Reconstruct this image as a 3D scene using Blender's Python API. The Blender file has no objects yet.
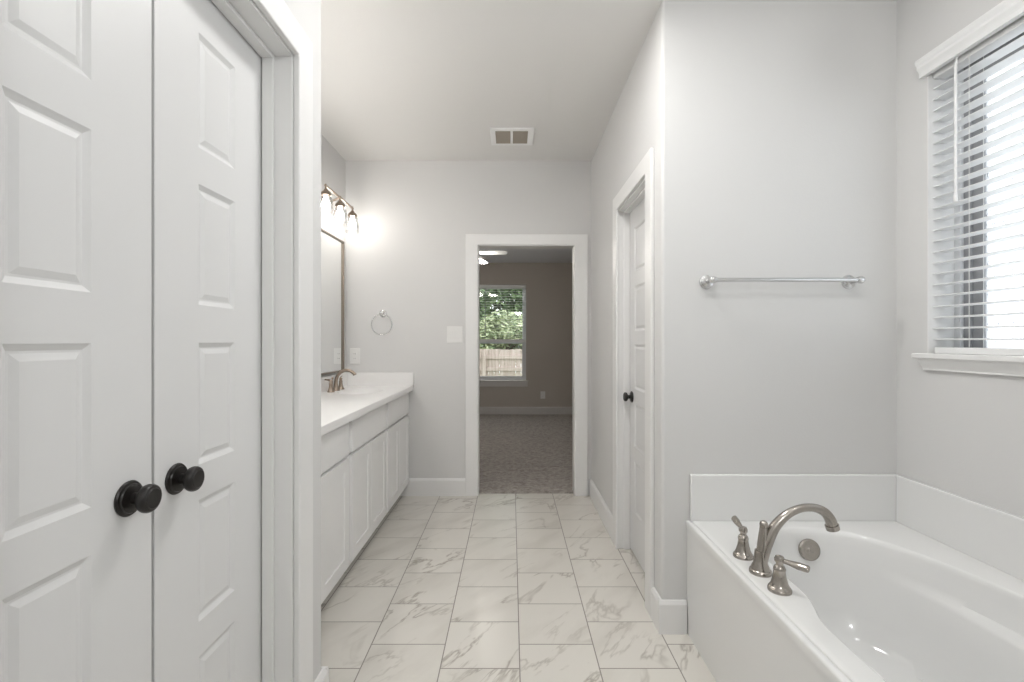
import bpy, bmesh, math, random
from mathutils import Vector, Matrix
from mathutils.bvhtree import BVHTree

random.seed(7)
SC = bpy.context.scene
COL = SC.collection

# ------------------------------------------------------------------ camera, sky, exposure
EYE = 1.265
cam_d = bpy.data.cameras.new('camera')
cam_d.sensor_fit = 'HORIZONTAL'
cam_d.sensor_width = 36.0
cam_d.lens = 480.0 * 36.0 / 1024.0
cam_d.shift_x = 0.5 / 1024.0
cam_d.clip_start = 0.02
cam = bpy.data.objects.new('camera', cam_d)
cam.location = (0, 0, EYE)
cam.rotation_euler = (math.pi / 2, 0, 0)
COL.objects.link(cam)
SC.camera = cam

world = bpy.data.worlds.new('overcast_sky')
SC.world = world
world.use_nodes = True
bg = world.node_tree.nodes['Background']
bg.inputs['Color'].default_value = (0.93, 0.97, 1.0, 1)
bg.inputs['Strength'].default_value = 3.0

SC.view_settings.view_transform = 'Standard'
SC.view_settings.look = 'None'
SC.view_settings.gamma = 1.0
SC.view_settings.use_curve_mapping = False
SC.view_settings.exposure = 0.32

LAMP_BULB = 36.0       # vanity bulbs
FILL_DISC = 52.0        # added ceiling fill disc, out of view
FILL_GLOBE = 32.0  # added globe fill lamps, out of view
LAMP_FAN = 60.0

# ------------------------------------------------------------------ materials
def new_mat(name):
    m = bpy.data.materials.new(name)
    m.use_nodes = True
    return m, m.node_tree, m.node_tree.nodes['Principled BSDF']

def simple(name, rgb, rough=0.5, metal=0.0, spec=0.5, bump=None, coat=0.0, var=None):
    m, nt, p = new_mat(name)
    p.inputs['Base Color'].default_value = (*rgb, 1)
    p.inputs['Roughness'].default_value = rough
    p.inputs['Metallic'].default_value = metal
    p.inputs['Specular IOR Level'].default_value = spec
    p.inputs['Coat Weight'].default_value = coat
    tc = nt.nodes.new('ShaderNodeTexCoord')
    if var:
        n = nt.nodes.new('ShaderNodeTexNoise')
        n.inputs['Scale'].default_value = var[0]
        n.inputs['Detail'].default_value = 4
        r = nt.nodes.new('ShaderNodeValToRGB')
        r.color_ramp.elements[0].position = 0.3
        r.color_ramp.elements[1].position = 0.7
        r.color_ramp.elements[0].color = (*[c * (1 - var[1]) for c in rgb], 1)
        r.color_ramp.elements[1].color = (*[min(1, c * (1 + var[1])) for c in rgb], 1)
        nt.links.new(tc.outputs['Object'], n.inputs['Vector'])
        nt.links.new(n.outputs['Fac'], r.inputs['Fac'])
        nt.links.new(r.outputs['Color'], p.inputs['Base Color'])
    if bump:
        n = nt.nodes.new('ShaderNodeTexNoise')
        n.inputs['Scale'].default_value = bump[0]
        n.inputs['Detail'].default_value = 3
        b = nt.nodes.new('ShaderNodeBump')
        b.inputs['Strength'].default_value = bump[1]
        b.inputs['Distance'].default_value = 0.004
        nt.links.new(tc.outputs['Object'], n.inputs['Vector'])
        nt.links.new(n.outputs['Fac'], b.inputs['Height'])
        nt.links.new(b.outputs['Normal'], p.inputs['Normal'])
    return m

def emit(name, rgb, s):
    m, nt, p = new_mat(name)
    p.inputs['Base Color'].default_value = (*rgb, 1)
    p.inputs['Emission Color'].default_value = (*rgb, 1)
    p.inputs['Emission Strength'].default_value = s
    return m

def clear_glass(name, tint=(1, 1, 1), gloss=0.10, rough=0.02):
    m, nt, p = new_mat(name)
    nt.nodes.remove(p)
    out = nt.nodes['Material Output']
    t = nt.nodes.new('ShaderNodeBsdfTransparent')
    t.inputs['Color'].default_value = (*tint, 1)
    g = nt.nodes.new('ShaderNodeBsdfGlossy')
    g.inputs['Roughness'].default_value = rough
    f = nt.nodes.new('ShaderNodeFresnel')
    f.inputs['IOR'].default_value = 1.45
    mu = nt.nodes.new('ShaderNodeMath'); mu.operation = 'MULTIPLY_ADD'
    mu.inputs[1].default_value = 0.45; mu.inputs[2].default_value = gloss * 0.2
    mx = nt.nodes.new('ShaderNodeMixShader')
    nt.links.new(f.outputs['Fac'], mu.inputs[0])
    nt.links.new(mu.outputs[0], mx.inputs['Fac'])
    nt.links.new(t.outputs[0], mx.inputs[1])
    nt.links.new(g.outputs[0], mx.inputs[2])
    nt.links.new(mx.outputs[0], out.inputs['Surface'])
    return m

def obscure_glass(name):
    m, nt, p = new_mat(name)
    nt.nodes.remove(p)
    out = nt.nodes['Material Output']
    tc = nt.nodes.new('ShaderNodeTexCoord')
    mp = nt.nodes.new('ShaderNodeMapping')
    mp.inputs['Scale'].default_value = (1, 1, 0.55)
    v = nt.nodes.new('ShaderNodeTexVoronoi')
    v.inputs['Scale'].default_value = 130
    n = nt.nodes.new('ShaderNodeTexNoise')
    n.inputs['Scale'].default_value = 60
    add = nt.nodes.new('ShaderNodeMath'); add.operation = 'ADD'
    ramp = nt.nodes.new('ShaderNodeValToRGB')
    ramp.color_ramp.elements[0].position = 0.50
    ramp.color_ramp.elements[0].color = (0.24, 0.245, 0.26, 1)
    ramp.color_ramp.elements[1].position = 0.80
    ramp.color_ramp.elements[1].color = (0.72, 0.73, 0.74, 1)
    t = nt.nodes.new('ShaderNodeBsdfTransparent')
    tr = nt.nodes.new('ShaderNodeBsdfTranslucent')
    mx = nt.nodes.new('ShaderNodeMixShader'); mx.inputs['Fac'].default_value = 0.55
    L = nt.links.new
    L(tc.outputs['Object'], mp.inputs['Vector'])
    L(mp.outputs[0], v.inputs['Vector']); L(mp.outputs[0], n.inputs['Vector'])
    L(v.outputs['Distance'], add.inputs[0]); L(n.outputs['Fac'], add.inputs[1])
    L(add.outputs[0], ramp.inputs['Fac'])
    L(ramp.outputs['Color'], t.inputs['Color']); L(ramp.outputs['Color'], tr.inputs['Color'])
    L(t.outputs[0], mx.inputs[1]); L(tr.outputs[0], mx.inputs[2])
    L(mx.outputs[0], out.inputs['Surface'])
    return m

def tile_mat():
    """square marble-look tiles, every other column shifted by half a tile"""
    m, nt, p = new_mat('marble_tile')
    L = nt.links.new
    def M(op, a, b=None, c=None):
        n = nt.nodes.new('ShaderNodeMath'); n.operation = op
        for i, s in enumerate((a, b, c)):
            if s is None: continue
            if isinstance(s, (int, float)): n.inputs[i].default_value = s
            else: L(s, n.inputs[i])
        return n.outputs[0]
    tc = nt.nodes.new('ShaderNodeTexCoord')
    sx = nt.nodes.new('ShaderNodeSeparateXYZ')
    L(tc.outputs['Object'], sx.inputs[0])
    W = 0.308
    u = M('DIVIDE', M('SUBTRACT', sx.outputs['X'], 0.032), W)
    cu = M('FLOOR', u)
    par = M('FLOORED_MODULO', cu, 2.0)
    v = M('ADD', M('DIVIDE', M('SUBTRACT', sx.outputs['Y'], 2.002), W), M('MULTIPLY', par, 0.48))
    rv = M('FLOOR', v)
    fu = M('SUBTRACT', u, cu)
    fv = M('SUBTRACT', v, rv)
    eu = M('MINIMUM', fu, M('SUBTRACT', 1.0, fu))
    ev = M('MINIMUM', fv, M('SUBTRACT', 1.0, fv))
    e = M('MINIMUM', eu, ev)
    grout = M('LESS_THAN', e, 0.0075)
    cid = nt.nodes.new('ShaderNodeCombineXYZ')
    L(cu, cid.inputs[0]); L(rv, cid.inputs[1])
    wn = nt.nodes.new('ShaderNodeTexWhiteNoise'); wn.noise_dimensions = '3D'
    L(cid.outputs[0], wn.inputs['Vector'])
    off = nt.nodes.new('ShaderNodeVectorMath'); off.operation = 'MULTIPLY_ADD'
    L(wn.outputs['Color'], off.inputs[0])
    off.inputs[1].default_value = (37, 53, 29)
    L(tc.outputs['Object'], off.inputs[2])
    # stretch along a diagonal
    mp = nt.nodes.new('ShaderNodeMapping')
    mp.vector_type = 'TEXTURE'
    mp.inputs['Rotation'].default_value = (0, 0, math.radians(52))
    mp.inputs['Scale'].default_value = (1.35, 0.42, 1)
    L(off.outputs[0], mp.inputs['Vector'])
    n1 = nt.nodes.new('ShaderNodeTexNoise')
    n1.inputs['Scale'].default_value = 1.7; n1.inputs['Detail'].default_value = 5
    n1.inputs['Roughness'].default_value = 0.58; n1.inputs['Distortion'].default_value = 0.6
    L(mp.outputs[0], n1.inputs['Vector'])
    # thin vein where the noise crosses 0.5
    d = M('ABSOLUTE', M('SUBTRACT', n1.outputs['Fac'], 0.5))
    vein = M('SUBTRACT', 1.0, M('MINIMUM', M('DIVIDE', d, 0.024), 1.0))
    n2 = nt.nodes.new('ShaderNodeTexNoise')
    n2.inputs['Scale'].default_value = 3.0; n2.inputs['Detail'].default_value = 3
    L(off.outputs[0], n2.inputs['Vector'])
    fade = nt.nodes.new('ShaderNodeMapRange')
    fade.inputs['From Min'].default_value = 0.42; fade.inputs['From Max'].default_value = 0.66
    L(n2.outputs['Fac'], fade.inputs['Value'])
    vein = M('MULTIPLY', M('POWER', vein, 1.3), fade.outputs[0])
    n3 = nt.nodes.new('ShaderNodeTexNoise')
    n3.inputs['Scale'].default_value = 2.2; n3.inputs['Detail'].default_value = 5
    L(mp.outputs[0], n3.inputs['Vector'])
    cl = nt.nodes.new('ShaderNodeMapRange')
    cl.inputs['From Min'].default_value = 0.5; cl.inputs['From Max'].default_value = 0.78
    L(n3.outputs['Fac'], cl.inputs['Value'])
    amt = M('MINIMUM', M('ADD', M('MULTIPLY', vein, 0.75), M('MULTIPLY', cl.outputs[0], 0.30)), 1.0)
    mix = nt.nodes.new('ShaderNodeMix'); mix.data_type = 'RGBA'
    mix.inputs['A'].default_value = (0.73, 0.703, 0.648, 1)
    mix.inputs['B'].default_value = (0.34, 0.305, 0.26, 1)
    L(amt, mix.inputs['Factor'])
    tone = nt.nodes.new('ShaderNodeMapRange')
    tone.inputs['To Min'].default_value = 0.0; tone.inputs['To Max'].default_value = 0.10
    L(wn.outputs['Value'], tone.inputs['Value'])
    mixt = nt.nodes.new('ShaderNodeMix'); mixt.data_type = 'RGBA'
    mixt.inputs['B'].default_value = (0.55, 0.53, 0.50, 1)
    L(tone.outputs[0], mixt.inputs['Factor']); L(mix.outputs['Result'], mixt.inputs['A'])
    mg = nt.nodes.new('ShaderNodeMix'); mg.data_type = 'RGBA'
    mg.inputs['B'].default_value = (0.27, 0.25, 0.225, 1)
    L(grout, mg.inputs['Factor']); L(mixt.outputs['Result'], mg.inputs['A'])
    L(mg.outputs['Result'], p.inputs['Base Color'])
    p.inputs['Specular IOR Level'].default_value = 0.5
    rr = M('ADD', M('MULTIPLY', grout, 0.5), 0.22)
    L(rr, p.inputs['Roughness'])
    b = nt.nodes.new('ShaderNodeBump'); b.inputs['Strength'].default_value = 0.5
    b.inputs['Distance'].default_value = 0.002
    L(M('SUBTRACT', 1.0, grout), b.inputs['Height'])
    L(b.outputs['Normal'], p.inputs['Normal'])
    return m

def carpet_mat():
    m, nt, p = new_mat('carpet')
    L = nt.links.new
    tc = nt.nodes.new('ShaderNodeTexCoord')
    n = nt.nodes.new('ShaderNodeTexNoise'); n.inputs['Scale'].default_value = 26; n.inputs['Detail'].default_value = 8
    n.inputs['Roughness'].default_value = 0.75
    L(tc.outputs['Object'], n.inputs['Vector'])
    r = nt.nodes.new('ShaderNodeValToRGB')
    r.color_ramp.elements[0].position = 0.32; r.color_ramp.elements[0].color = (0.24, 0.215, 0.195, 1)
    r.color_ramp.elements[1].position = 0.68; r.color_ramp.elements[1].color = (0.56, 0.52, 0.48, 1)
    L(n.outputs['Fac'], r.inputs['Fac']); L(r.outputs['Color'], p.inputs['Base Color'])
    n2 = nt.nodes.new('ShaderNodeTexNoise'); n2.inputs['Scale'].default_value = 90; n2.inputs['Detail'].default_value = 4
    L(tc.outputs['Object'], n2.inputs['Vector'])
    b = nt.nodes.new('ShaderNodeBump'); b.inputs['Strength'].default_value = 0.8; b.inputs['Distance'].default_value = 0.01
    L(n2.outputs['Fac'], b.inputs['Height']); L(b.outputs['Normal'], p.inputs['Normal'])
    p.inputs['Roughness'].default_value = 1.0
    p.inputs['Specular IOR Level'].default_value = 0.1
    return m

def leaf_mat(name, a, b):
    m, nt, p = new_mat(name)
    L = nt.links.new
    oi = nt.nodes.new('ShaderNodeNewGeometry')
    r = nt.nodes.new('ShaderNodeValToRGB')
    r.color_ramp.elements[0].color = (*a, 1); r.color_ramp.elements[1].color = (*b, 1)
    L(oi.outputs['Random Per Island'], r.inputs['Fac'])
    L(r.outputs['Color'], p.inputs['Base Color'])
    p.inputs['Roughness'].default_value = 0.5
    return m

def wood_fence_mat():
    m, nt, p = new_mat('weathered_cedar')
    L = nt.links.new
    tc = nt.nodes.new('ShaderNodeTexCoord')
    mp = nt.nodes.new('ShaderNodeMapping'); mp.inputs['Scale'].default_value = (9, 1, 0.6)
    n = nt.nodes.new('ShaderNodeTexNoise'); n.inputs['Scale'].default_value = 2.5; n.inputs['Detail'].default_value = 5
    r = nt.nodes.new('ShaderNodeValToRGB')
    r.color_ramp.elements[0].position = 0.3; r.color_ramp.elements[0].color = (0.36, 0.28, 0.24, 1)
    r.color_ramp.elements[1].position = 0.7; r.color_ramp.elements[1].color = (0.56, 0.47, 0.42, 1)
    L(tc.outputs['Object'], mp.inputs[0]); L(mp.outputs[0], n.inputs['Vector'])
    L(n.outputs['Fac'], r.inputs['Fac']); L(r.outputs['Color'], p.inputs['Base Color'])
    p.inputs['Roughness'].default_value = 0.85
    return m

M_ = {
    'wall': simple('greige_wall_paint', (0.69, 0.685, 0.676), 0.75, spec=0.3, bump=(170, 0.10)),
    'ceiling': simple('ceiling_paint', (0.79, 0.78, 0.76), 0.85, spec=0.2, bump=(150, 0.10)),
    'trim': simple('white_trim_paint', (0.82, 0.815, 0.805), 0.38),
    'door': simple('white_door_paint', (0.72, 0.718, 0.714), 0.42),
    'cabinet': simple('white_cabinet_paint', (0.86, 0.855, 0.85), 0.40),
    'toe': simple('shaded_toe_board', (0.45, 0.42, 0.38), 0.6),
    'counter': simple('white_cultured_marble', (0.86, 0.85, 0.84), 0.34),
    'acrylic': simple('white_acrylic', (0.80, 0.80, 0.79), 0.14, coat=0.4),
    'nickel': simple('brushed_nickel', (0.42, 0.39, 0.355), 0.22, metal=1.0),
    'warm_nickel': simple('warm_brushed_nickel', (0.36, 0.295, 0.24), 0.30, metal=1.0),
    'chrome': simple('satin_chrome', (0.66, 0.66, 0.66), 0.20, metal=1.0),
    'frame': simple('mirror_frame_metal', (0.22, 0.185, 0.15), 0.40, metal=0.7),
    'mirror': simple('mirror_silver', (0.90, 0.91, 0.91), 0.02, metal=1.0),
    'bronze': simple('oil_rubbed_bronze', (0.012, 0.010, 0.009), 0.34, spec=0.45),
    'plastic': simple('white_plastic', (0.82, 0.815, 0.80), 0.35),
    'vent_white': simple('bright_vent_enamel', (0.90, 0.90, 0.89), 0.35),
    'slat': simple('white_faux_wood', (0.84, 0.84, 0.835), 0.40),
    'cord': simple('white_cord', (0.75, 0.75, 0.73), 0.8),
    'sash': simple('grey_window_sash', (0.33, 0.335, 0.345), 0.5),
    'vinyl': simple('white_window_vinyl', (0.72, 0.73, 0.74), 0.4),
    'vent_dark': simple('vent_duct_lining', (0.10, 0.085, 0.07), 0.8),
    'louver': simple('vent_louver_paint', (0.35, 0.31, 0.26), 0.5),
    'gap': simple('closet_gap_shade', (0.10, 0.10, 0.09), 0.9),  # near-black colour stands for the shade behind the closet door seam
    'slot': simple('dark_slot', (0.05, 0.05, 0.05), 0.7),
    'bed_wall_dim': simple('dimmed_greige_paint', (0.50, 0.46, 0.415), 0.8, spec=0.2, bump=(170, 0.06)),  # bathroom greige darkened in the colour for the dimmer bedroom light
    'bed_trim_dim': simple('dimmed_trim_paint', (0.62, 0.60, 0.58), 0.45),  # white trim darkened in the colour for the dimmer bedroom light
    'grass': simple('lawn_grass', (0.12, 0.20, 0.06), 0.9, var=(8, 0.35)),
    'bark': simple('tree_bark', (0.16, 0.12, 0.09), 0.9, var=(12, 0.3)),
    'fan': simple('white_fan_blade', (0.80, 0.80, 0.80), 0.4),
    'bulb': emit('lit_bulb', (1.0, 0.96, 0.905), LAMP_BULB),
    'fill_bulb': emit('added_fill_bulb', (1.0, 0.97, 0.93), LAMP_BULB * 3.0),  # stronger bulbs of the added, unseen vanity fixture
    'fill_disc': emit('fill_disc_glow', (1.0, 0.99, 0.975), FILL_DISC),
    'globe': emit('fill_globe_glow', (0.985, 0.995, 1.0), FILL_GLOBE),
    'fan_lamp': emit('lit_fan_shade', (1.0, 0.95, 0.88), LAMP_FAN),
    'shade': clear_glass('clear_shade_glass', (0.97, 0.97, 0.97)),
    'pane': clear_glass('window_glass', (0.86, 0.87, 0.87)),
    'obscure': obscure_glass('rain_glass'),
    'tile': tile_mat(),
    'carpet': carpet_mat(),
    'fence': wood_fence_mat(),
}

# ------------------------------------------------------------------ mesh helpers
class MB:
    def __init__(self):
        self.bm = bmesh.new()

    def box(self, x0, x1, y0, y1, z0, z1, bev=0.0, seg=2):
        t = bmesh.new()
        bmesh.ops.create_cube(t, size=1.0)
        for v in t.verts:
            v.co = Vector(((x0 + x1) / 2 + v.co.x * (x1 - x0),
                           (y0 + y1) / 2 + v.co.y * (y1 - y0),
                           (z0 + z1) / 2 + v.co.z * (z1 - z0)))
        if bev > 0:
            bmesh.ops.bevel(t, geom=t.edges[:], offset=bev, segments=seg, profile=0.5, affect='EDGES')
        self.merge(t)
        return self

    def merge(self, t):
        me = bpy.data.meshes.new('tmp')
        t.to_mesh(me); t.free()
        self.bm.from_mesh(me)
        bpy.data.meshes.remove(me)

    def prism(self, pts, direction, bev=0.0, seg=2):
        """closed polygon of 3D points swept along direction"""
        t = bmesh.new()
        d = Vector(direction)
        a = [t.verts.new(Vector(p)) for p in pts]
        b = [t.verts.new(Vector(p) + d) for p in pts]
        n = len(pts)
        t.faces.new(a); t.faces.new(b[::-1])
        for i in range(n):
            t.faces.new((a[i], b[i], b[(i + 1) % n], a[(i + 1) % n]))
        bmesh.ops.recalc_face_normals(t, faces=t.faces[:])
        if bev > 0:
            bmesh.ops.bevel(t, geom=t.edges[:], offset=bev, segments=seg, profile=0.5, affect='EDGES')
        self.merge(t)
        return self

    def lathe(self, prof, origin, axis=(0, 0, 1), n=32, cap=True):
        ax = Vector(axis).normalized()
        o = Vector(origin)
        a = ax.orthogonal().normalized(); b = ax.cross(a)
        t = bmesh.new()
        rings = []
        for r, h in prof:
            c = o + ax * h
            if r < 1e-6:
                rings.append([t.verts.new(c)])
            else:
                rings.append([t.verts.new(c + (a * math.cos(2 * math.pi * i / n) + b * math.sin(2 * math.pi * i / n)) * r) for i in range(n)])
        self._skin(t, rings, cap)
        return self

    def _skin(self, t, rings, cap):
        for A, B in zip(rings, rings[1:]):
            n = max(len(A), len(B))
            for i in range(n):
                j = (i + 1) % n
                if len(A) == 1 and len(B) == 1: continue
                if len(A) == 1: t.faces.new((A[0], B[i], B[j]))
                elif len(B) == 1: t.faces.new((A[i], B[0], A[j]))
                else: t.faces.new((A[i], B[i], B[j], A[j]))
        if cap:
            if len(rings[0]) > 2: t.faces.new(rings[0])
            if len(rings[-1]) > 2: t.faces.new(rings[-1])
        bmesh.ops.recalc_face_normals(t, faces=t.faces[:])
        self.merge(t)

    def tube(self, pts, radii, n=16, smooth_steps=0, flat=None):
        P = [Vector(p) for p in pts]
        R = list(radii) if hasattr(radii, '__len__') else [radii] * len(P)
        if smooth_steps:
            P, R = catmull(P, R, smooth_steps)
        t = bmesh.new()
        rings = []
        up = None
        for i, p in enumerate(P):
            d = (P[min(i + 1, len(P) - 1)] - P[max(i - 1, 0)]).normalized()
            if up is None:
                up = d.orthogonal().normalized()
            up = (up - d * up.dot(d)).normalized()
            s = d.cross(up)
            k = 1.0 if flat is None else flat
            rings.append([t.verts.new(p + (up * math.cos(2 * math.pi * q / n) + s * math.sin(2 * math.pi * q / n) * k) * R[i]) for q in range(n)])
        self._skin(t, rings, True)
        return self

    def torus(self, c, R, r, axis=(0, 1, 0), n=48, m=10):
        ax = Vector(axis).normalized()
        a = ax.orthogonal().normalized(); b = ax.cross(a)
        t = bmesh.new(); g = []
        for i in range(n):
            w = 2 * math.pi * i / n
            dr = a * math.cos(w) + b * math.sin(w)
            g.append([t.verts.new(Vector(c) + dr * (R + r * math.cos(2 * math.pi * j / m)) + ax * r * math.sin(2 * math.pi * j / m)) for j in range(m)])
        for i in range(n):
            for j in range(m):
                t.faces.new((g[i][j], g[(i + 1) % n][j], g[(i + 1) % n][(j + 1) % m], g[i][(j + 1) % m]))
        bmesh.ops.recalc_face_normals(t, faces=t.faces[:])
        self.merge(t)
        return self

    def loft(self, rings, closed_end=True):
        t = bmesh.new()
        R = [[t.verts.new(Vector(p)) for p in ring] for ring in rings]
        for A, B in zip(R, R[1:]):
            n = len(A)
            for i in range(n):
                t.faces.new((A[i], B[i], B[(i + 1) % n], A[(i + 1) % n]))
        if closed_end:
            t.faces.new(R[-1])
        bmesh.ops.recalc_face_normals(t, faces=t.faces[:])
        self.merge(t)
        return self

    def build(self, name, mat, parent=None, smooth=False):
        me = bpy.data.meshes.new(name)
        if parent is not None:
            o = world_loc(parent)
            for v in self.bm.verts: v.co -= o
        self.bm.to_mesh(me); self.bm.free()
        me.materials.append(mat if not isinstance(mat, str) else M_[mat])
        if smooth:
            me.polygons.foreach_set('use_smooth', [True] * len(me.polygons))
            try: me.set_sharp_from_angle(angle=math.radians(40))
            except Exception: pass
        ob = bpy.data.objects.new(name, me)
        COL.objects.link(ob)
        if parent is not None: ob.parent = parent
        return ob

def world_loc(o):
    v = Vector((0, 0, 0))
    while o is not None:
        v += o.location
        o = o.parent
    return v

def catmull(P, R, k):
    out, ro = [], []
    for i in range(len(P) - 1):
        p0 = P[max(i - 1, 0)]; p1 = P[i]; p2 = P[i + 1]; p3 = P[min(i + 2, len(P) - 1)]
        for j in range(k):
            t = j / k
            out.append(0.5 * ((2 * p1) + (p2 - p0) * t + (2 * p0 - 5 * p1 + 4 * p2 - p3) * t * t + (3 * p1 - p0 - 3 * p2 + p3) * t ** 3))
            ro.append(R[i] + (R[i + 1] - R[i]) * t)
    out.append(P[-1]); ro.append(R[-1])
    return out, ro

def set_props(o, label, cat, group=None, kind=None):
    if label: o['label'] = label
    if cat: o['category'] = cat
    if group: o['group'] = group
    if kind: o['kind'] = kind
    return o

def thing(name, label, cat, loc, group=None):
    o = bpy.data.objects.new(name, None)
    o.empty_display_size = 0.05
    o.location = loc
    COL.objects.link(o)
    return set_props(o, label, cat, group)

def struct(name, mb, mat, label, cat, smooth=False):
    o = mb.build(name, mat, None, smooth)
    return set_props(o, label, cat, None, 'structure')

def struct_root(name, label, cat, loc):
    o = bpy.data.objects.new(name, None)
    o.location = loc
    COL.objects.link(o)
    return set_props(o, label, cat, None, 'structure')

def round_poly(pts, which, r, n=6):
    """rounds corner `which` of an axis-aligned XY polygon"""
    out = []
    m = len(pts)
    for i, p in enumerate(pts):
        if i != which:
            out.append(p); continue
        a = (Vector(pts[i - 1]) - Vector(p)).normalized(); b = (Vector(pts[(i + 1) % m]) - Vector(p)).normalized()
        c = Vector(p) + (a + b) * r
        for k in range(n + 1):
            t = k / n * math.pi / 2
            q = c - b * r * math.cos(t) - a * r * math.sin(t)
            out.append((q.x, q.y))
    return out

# ------------------------------------------------------------------ main measures (metres)
CEIL = 2.743
XL, XLd = -0.650, -0.736        # closet wall face, closet door face
YL_END = 1.650                  # where the closet wall ends
XV = -1.359                     # vanity wall
XR = 0.653                      # hall wall on the right
YT = 2.085                      # towel bar wall
XW = 1.672                      # window wall
YB = 3.930                      # wall with the doorway
YBED = 8.20
Y0 = -1.80

# ------------------------------------------------------------------ shell
struct('floor', MB().box(-1.55, 1.95, Y0 - .1, 3.98, -0.12, 0.0), 'tile', 'marble look tiled bathroom floor with grey grout lines', 'floor')
struct('ceiling', MB().box(-1.55, 1.95, Y0 - .1, YB + .115, CEIL, CEIL + .1), 'ceiling', 'pale flat bathroom ceiling', 'ceiling')

mb = MB()
mb.box(XL - .115, XL, Y0, 0.532, 0, CEIL)
mb.box(XL - .115, XL, 0.532, 1.440, 2.122, CEIL)
poly = round_poly([(XL - .115, 1.440), (XL, 1.440), (XL, YL_END), (XV - .01, YL_END), (XV - .01, YL_END - .11), (XL - .115, YL_END - .11)], 2, 0.014)
mb.prism([(x, y, 0) for x, y in poly], (0, 0, CEIL))
struct('wall_left', mb, 'wall', 'greige wall around the double closet doors, ending at the vanity', 'wall')
struct('wall_vanity', MB().box(XV - .12, XV, Y0, YB, 0, CEIL), 'wall', 'greige wall behind the mirror and vanity', 'wall')

mb = MB()
mb.box(-3.3, -0.290, YB, YB + .115, 0, CEIL)
mb.box(-0.290, 0.534, YB, YB + .115, 2.066, CEIL)
mb.box(0.534, 2.2, YB, YB + .115, 0, CEIL)
struct('wall_back', mb, 'wall', 'greige end wall with the open doorway to the bedroom', 'wall')

mb = MB()
mb.box(XR, XR + .115, 2.198, 2.265, 0, CEIL)
mb.box(XR, XR + .115, 2.945, YB, 0, CEIL)
mb.box(XR, XR + .115, 2.265, 2.945, 2.070, CEIL)
struct('wall_right', mb, 'wall', 'greige hall wall on the right with a white door in it', 'wall')
poly = round_poly([(XR, 2.2), (XR, YT), (XW + .02, YT), (XW + .02, 2.2)], 1, 0.014)
struct('wall_towel', MB().prism([(x, y, 0) for x, y in poly], (0, 0, CEIL)), 'wall', 'greige wall holding the towel bar above the tub', 'wall')

WY0, WY1, WZ0, WZ1 = 0.56, 1.931, 1.215, 2.385
mb = MB()
mb.box(XW, XW + .18, Y0, WY0, 0, CEIL)
mb.box(XW, XW + .18, WY1, 2.2, 0, CEIL)
mb.box(XW, XW + .18, WY0, WY1, 0, WZ0 - .02)
mb.box(XW, XW + .18, WY0, WY1, WZ1, CEIL)
struct('wall_window', mb, 'wall', 'greige wall with the blind covered window over the tub', 'wall')
struct('wall_front', MB().box(-1.48, 1.85, Y0 - .1, Y0, 0, CEIL), 'wall', 'greige wall behind the camera', 'wall')
# little room behind the hall door
struct('wall_closet', MB().box(XW + .02, XW + .14, 2.2, YB, 0, CEIL), 'wall', 'far wall of the small room behind the white hall door', 'wall')

# bedroom
BC = 2.60
struct('floor_bedroom', MB().box(-3.3, 2.1, 3.98, YBED + .1, -0.12, 0.012), 'carpet', 'grey brown carpet in the bedroom beyond the doorway', 'carpet')
struct('ceiling_bedroom', MB().box(-3.3, 2.1, YB + .115, YBED + .1, BC, BC + .1), simple('bedroom_ceiling_paint', (0.80, 0.81, 0.84), 0.9), 'grey ceiling of the bedroom', 'ceiling')
BX0, BX1, BZ0, BZ1 = -0.665, 0.251, 0.592, 2.232
mb = MB()
mb.box(-3.3, BX0, YBED, YBED + .16, 0, BC)
mb.box(BX1, 2.1, YBED, YBED + .16, 0, BC)
mb.box(BX0, BX1, YBED, YBED + .16, 0, BZ0 - .02)
mb.box(BX0, BX1, YBED, YBED + .16, BZ1, BC)
struct('wall_bedroom_far', mb, 'bed_wall_dim', 'greige bedroom wall coloured dark for dim light with the window, seen through the doorway', 'wall')
struct('wall_bedroom_left', MB().box(-3.3, -3.2, YB + .115, YBED, 0, BC), 'bed_wall_dim', 'left wall of the bedroom', 'wall')
struct('wall_bedroom_right', MB().box(1.9, 2.1, YB + .115, YBED, 0, BC), 'bed_wall_dim', 'right wall of the bedroom', 'wall')

# ------------------------------------------------------------------ baseboards
BBH, BBT = 0.142, 0.016
def base_run(mb, p0, p1, nrm):
    """baseboard from p0 to p1 (xy on the wall face), sticking out along nrm"""
    n = Vector((nrm[0], nrm[1], 0))
    prof = [(0, 0), (BBT, 0), (BBT, BBH - .016), (BBT * .75, BBH - .008), (BBT * .45, BBH), (0, BBH)]
    a = Vector((p0[0], p0[1], 0)); d = Vector((p1[0] - p0[0], p1[1] - p0[1], 0))
    mb.prism([a + n * t + Vector((0, 0, z)) for t, z in prof], d)

mb = MB(); base_run(mb, (-0.93, YB), (-0.366, YB), (0, -1))
struct('baseboard_back', mb, 'trim', 'white baseboard between the vanity and the doorway casing', 'baseboard')
mb = MB(); base_run(mb, (XR, 3.020), (XR, YB - .02), (-1, 0))
struct('baseboard_hall', mb, 'trim', 'white baseboard on the hall wall beyond the white door', 'baseboard')
mb = MB(); base_run(mb, (XR, YT), (XR, 2.195), (-1, 0)); base_run(mb, (XR - BBT, YT), (0.7575, YT), (0, -1))
struct('baseboard_towel', mb, 'trim', 'short white baseboard wrapping the corner beside the tub', 'baseboard')
mb = MB(); base_run(mb, (XL, 1.530), (XL, YL_END), (1, 0)); base_run(mb, (XL - .13, YL_END), (XL + BBT, YL_END), (0, 1))
struct('baseboard_left', mb, 'trim', 'white baseboard stub at the end of the closet wall', 'baseboard')
mb = MB(); base_run(mb, (-3.2, YBED), (1.9, YBED), (0, -1))
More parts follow.
